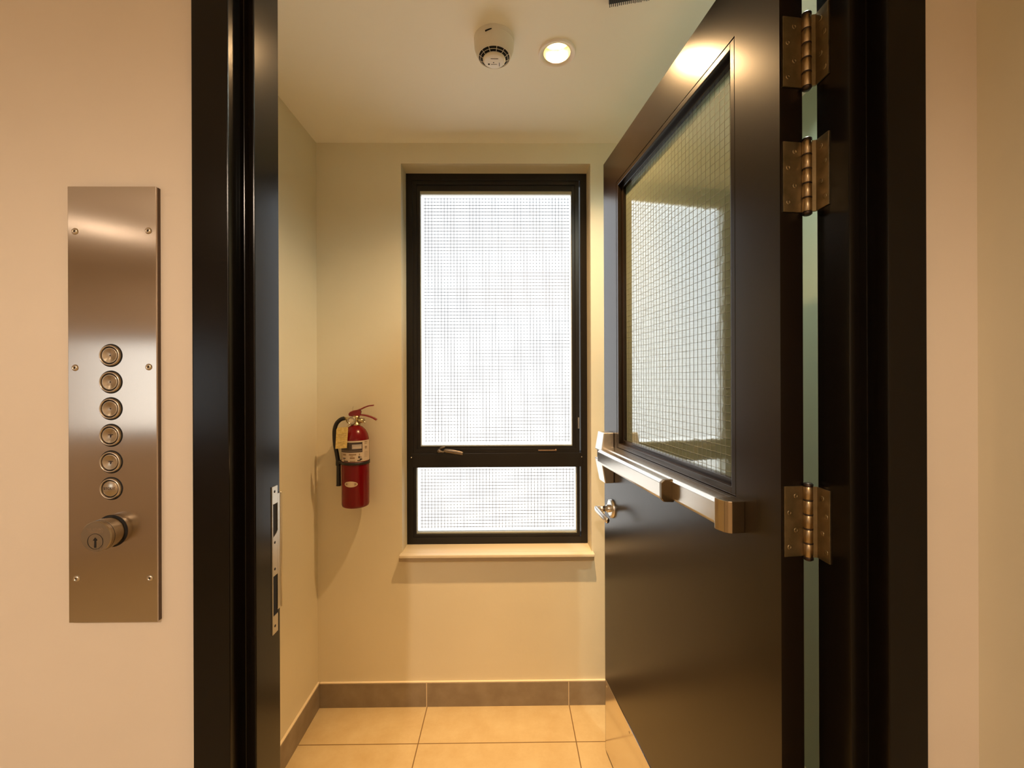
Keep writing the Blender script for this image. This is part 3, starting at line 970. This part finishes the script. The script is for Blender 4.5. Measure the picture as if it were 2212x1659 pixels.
# ------------------------------------------------------------------ smoke detector
SX, SY = -0.0356, 1.296
det = empty('smoke_detector', (SX, SY, CH))
tag(det, 'round off-white smoke detector on the ceiling beside the lit recessed lamp', 'smoke detector')
g = MB()
g.lathe([(0.0, 0.0), (0.0590, 0.0), (0.0590, -0.0105), (0.0582, -0.0120), (0.0586, -0.0135), (0.0575, -0.028), (0.0535, -0.041), (0.0470, -0.0500), (0.0455, -0.0512), (0.036, -0.0535), (0, -0.0535)], (0, 0, 0), 'Z', 64)
g.build('detector_body', M_white, det, None, 35)
g = MB()
g.lathe([(0, -0.0660), (0.026, -0.0655), (0.0320, -0.0635), (0.0335, -0.0605), (0.0325, -0.0585), (0, -0.0580)], (0, 0, 0), 'Z', 56)
g.lathe([(0.0465, -0.0500), (0.0482, -0.0515), (0.0476, -0.0535), (0.0462, -0.0535), (0.0458, -0.051)], (0, 0, 0), 'Z', 56)
g.lathe([(0.0398, -0.0572), (0.0404, -0.0580), (0.0410, -0.0572), (0.0404, -0.0564)], (0, 0, 0), 'Z', 56, closed=True)
for k in range(12):
    a = k * math.pi / 6 + 0.2
    g.tube([(0.031 * math.cos(a), 0.031 * math.sin(a), -0.0610), (0.0465 * math.cos(a), 0.0465 * math.sin(a), -0.0520)], 0.0008, 8, sub=1)
g.build('sensor_cage', M_white, det)
g = MB()
g.lathe([(0.030, -0.0590), (0.030, -0.0540), (0.0445, -0.0530), (0.0445, -0.0515)], (0, 0, 0), 'Z', 48)
g.tube([(-0.0235, -0.0540, -0.0180), (-0.012, -0.0578, -0.0160), (-0.005, -0.0588, -0.0145)], [0.0022, 0.0018, 0.001], 8)
g.box(-0.010, 0.012, -0.013, -0.0115, -0.0664, -0.0655)
g.box(-0.010, 0.008, 0.010, 0.0108, -0.0664, -0.0655)
g.lathe([(0, -0.0667), (0.0017, -0.0663), (0.0017, -0.065)], (-0.002, 0.003, 0), 'Z', 12)
g.lathe([(0, -0.0667), (0.0028, -0.0663), (0.0028, -0.065)], (-0.016, 0.010, 0), 'Z', 12)
g.box(0.014, 0.0155, 0.004, 0.018, -0.0664, -0.064)
g.build('sensor_gap', M_black, det, 'black slots of the detector')

# ------------------------------------------------------------------ recessed lamps
def lamp(x, y, label, group=None, r_in=0.0412, bulb=M_bulb):
    d = empty('recessed_lamp', (x, y, CH))
    tag(d, label, 'ceiling lamp', group)
    g = MB()
    g.lathe([(r_in, 0.0005), (r_in + 0.0008, -0.0012), (0.0500, -0.0052), (0.0550, -0.0068), (0.0568, -0.0060), (0.0574, 0.0)], (0, 0, 0), 'Z', 56)
    g.build('trim_ring', M_trimw, d)
    g = MB()
    g.lathe([(r_in - 0.0003, -0.0015), (r_in - 0.001, 0.012), (0.036, 0.028), (0.031, 0.042), (0.0305, 0.052)], (0, 0, 0), 'Z', 56)
    g.build('reflector', M_reflect, d)
    g = MB()
    g.lathe([(0, 0.0445), (0.026, 0.0445), (0.0300, 0.048), (0.030, 0.060)], (0, 0, 0), 'Z', 40)
    g.build('bulb', bulb, d)
    return d
def spot(x, y, power, col, size, blend, z=CH + 0.036, rad=0.019):
    L = bpy.data.lights.new('lamp light', 'SPOT')
    L.energy = power
    L.color = col
    L.spot_size = R(size)
    L.spot_blend = blend
    L.shadow_soft_size = rad
    o = bpy.data.objects.new('lamp_light', L)
    C.objects.link(o)
    o.location = (x, y, z)
    return o
lp = lamp(DL[0], DL[1], 'glowing recessed ceiling lamp beside the smoke detector')
sl = spot(0, 0, ROOM_POWER, ROOM_COLOR, 150, 0.3, z=0.036); sl.parent = lp; sl.data.specular_factor = 0.12
sl = spot(0, 0, BEAM_POWER, ROOM_COLOR, 58, 1.0, z=0.036); sl.parent = lp; sl.data.specular_factor = 0.12
for i, ((hx, hy), pw) in enumerate(zip(LOBBY, (HALL_POWER, LIFT_POWER, LOBBY_POWER))):
    d = lamp(hx, hy, ('recessed lobby lamp just behind the viewer', 'recessed lobby lamp in the middle of the lobby ceiling', 'recessed lobby lamp farthest left in the lobby')[i],
             'recessed lamps in the lobby', bulb=M_bulb2)
    s2 = spot(0, 0, pw, HALL_COLOR, 160, 0.3, z=-0.012, rad=0.035); s2.parent = d

ADDED_LAMP_XY = (0.68, 0.98)  # extra unseen lamp, added to brighten the hinge gap and the door glass
d = lamp(ADDED_LAMP_XY[0], ADDED_LAMP_XY[1], 'added unseen lamp behind the open door, brightening the hinge gap and glass', bulb=M_bulb2)
s3 = spot(0, 0, ADDED_LAMP_POWER, (0.88, 1.0, 0.88), 165, 0.3, z=-0.008, rad=0.03); s3.parent = d

# ------------------------------------------------------------------ dark finned grille at the top edge
gr = empty('ceiling_grille', (0.2745, 1.1725, CH), R(-13))
tag(gr, 'black finned grille on the ceiling right of the lamp, cut off by the top edge', 'ceiling grille')
g = MB()
g.box(0.0, 0.16, -0.11, -0.003, -0.004, 0.0, 0.0008)
g.build('grille_body', M_rubber, gr)
g = MB()
for k in range(32):
    x = 0.0015 + k * 0.005
    g.box(x, x + 0.0022, -0.108, random.uniform(-0.002, 0.002), -0.009, -0.003)
o = g.build('grille_fins', mat('dark grey fins', (0.03, 0.03, 0.035), 0.4), gr)

# ------------------------------------------------------------------ sky portals at the windows
def portal(loc, rot, sx, sy):
    L = bpy.data.lights.new('sky portal', 'AREA')
    L.shape = 'RECTANGLE'
    L.size = sx
    L.size_y = sy
    L.cycles.is_portal = True
    o = bpy.data.objects.new('sky_portal', L)
    C.objects.link(o)
    o.location = loc
    o.rotation_euler = rot
portal(((WX0 + WX1) / 2, 2.03, (WZ0 + WZ1) / 2), (R(-90), 0, 0), WX1 - WX0, WZ1 - WZ0)
portal(((HWX0 + HWX1) / 2, HY0 - 0.09, (HWZ0 + HWZ1) / 2), (R(90), 0, 0), HWX1 - HWX0, HWZ1 - HWZ0)
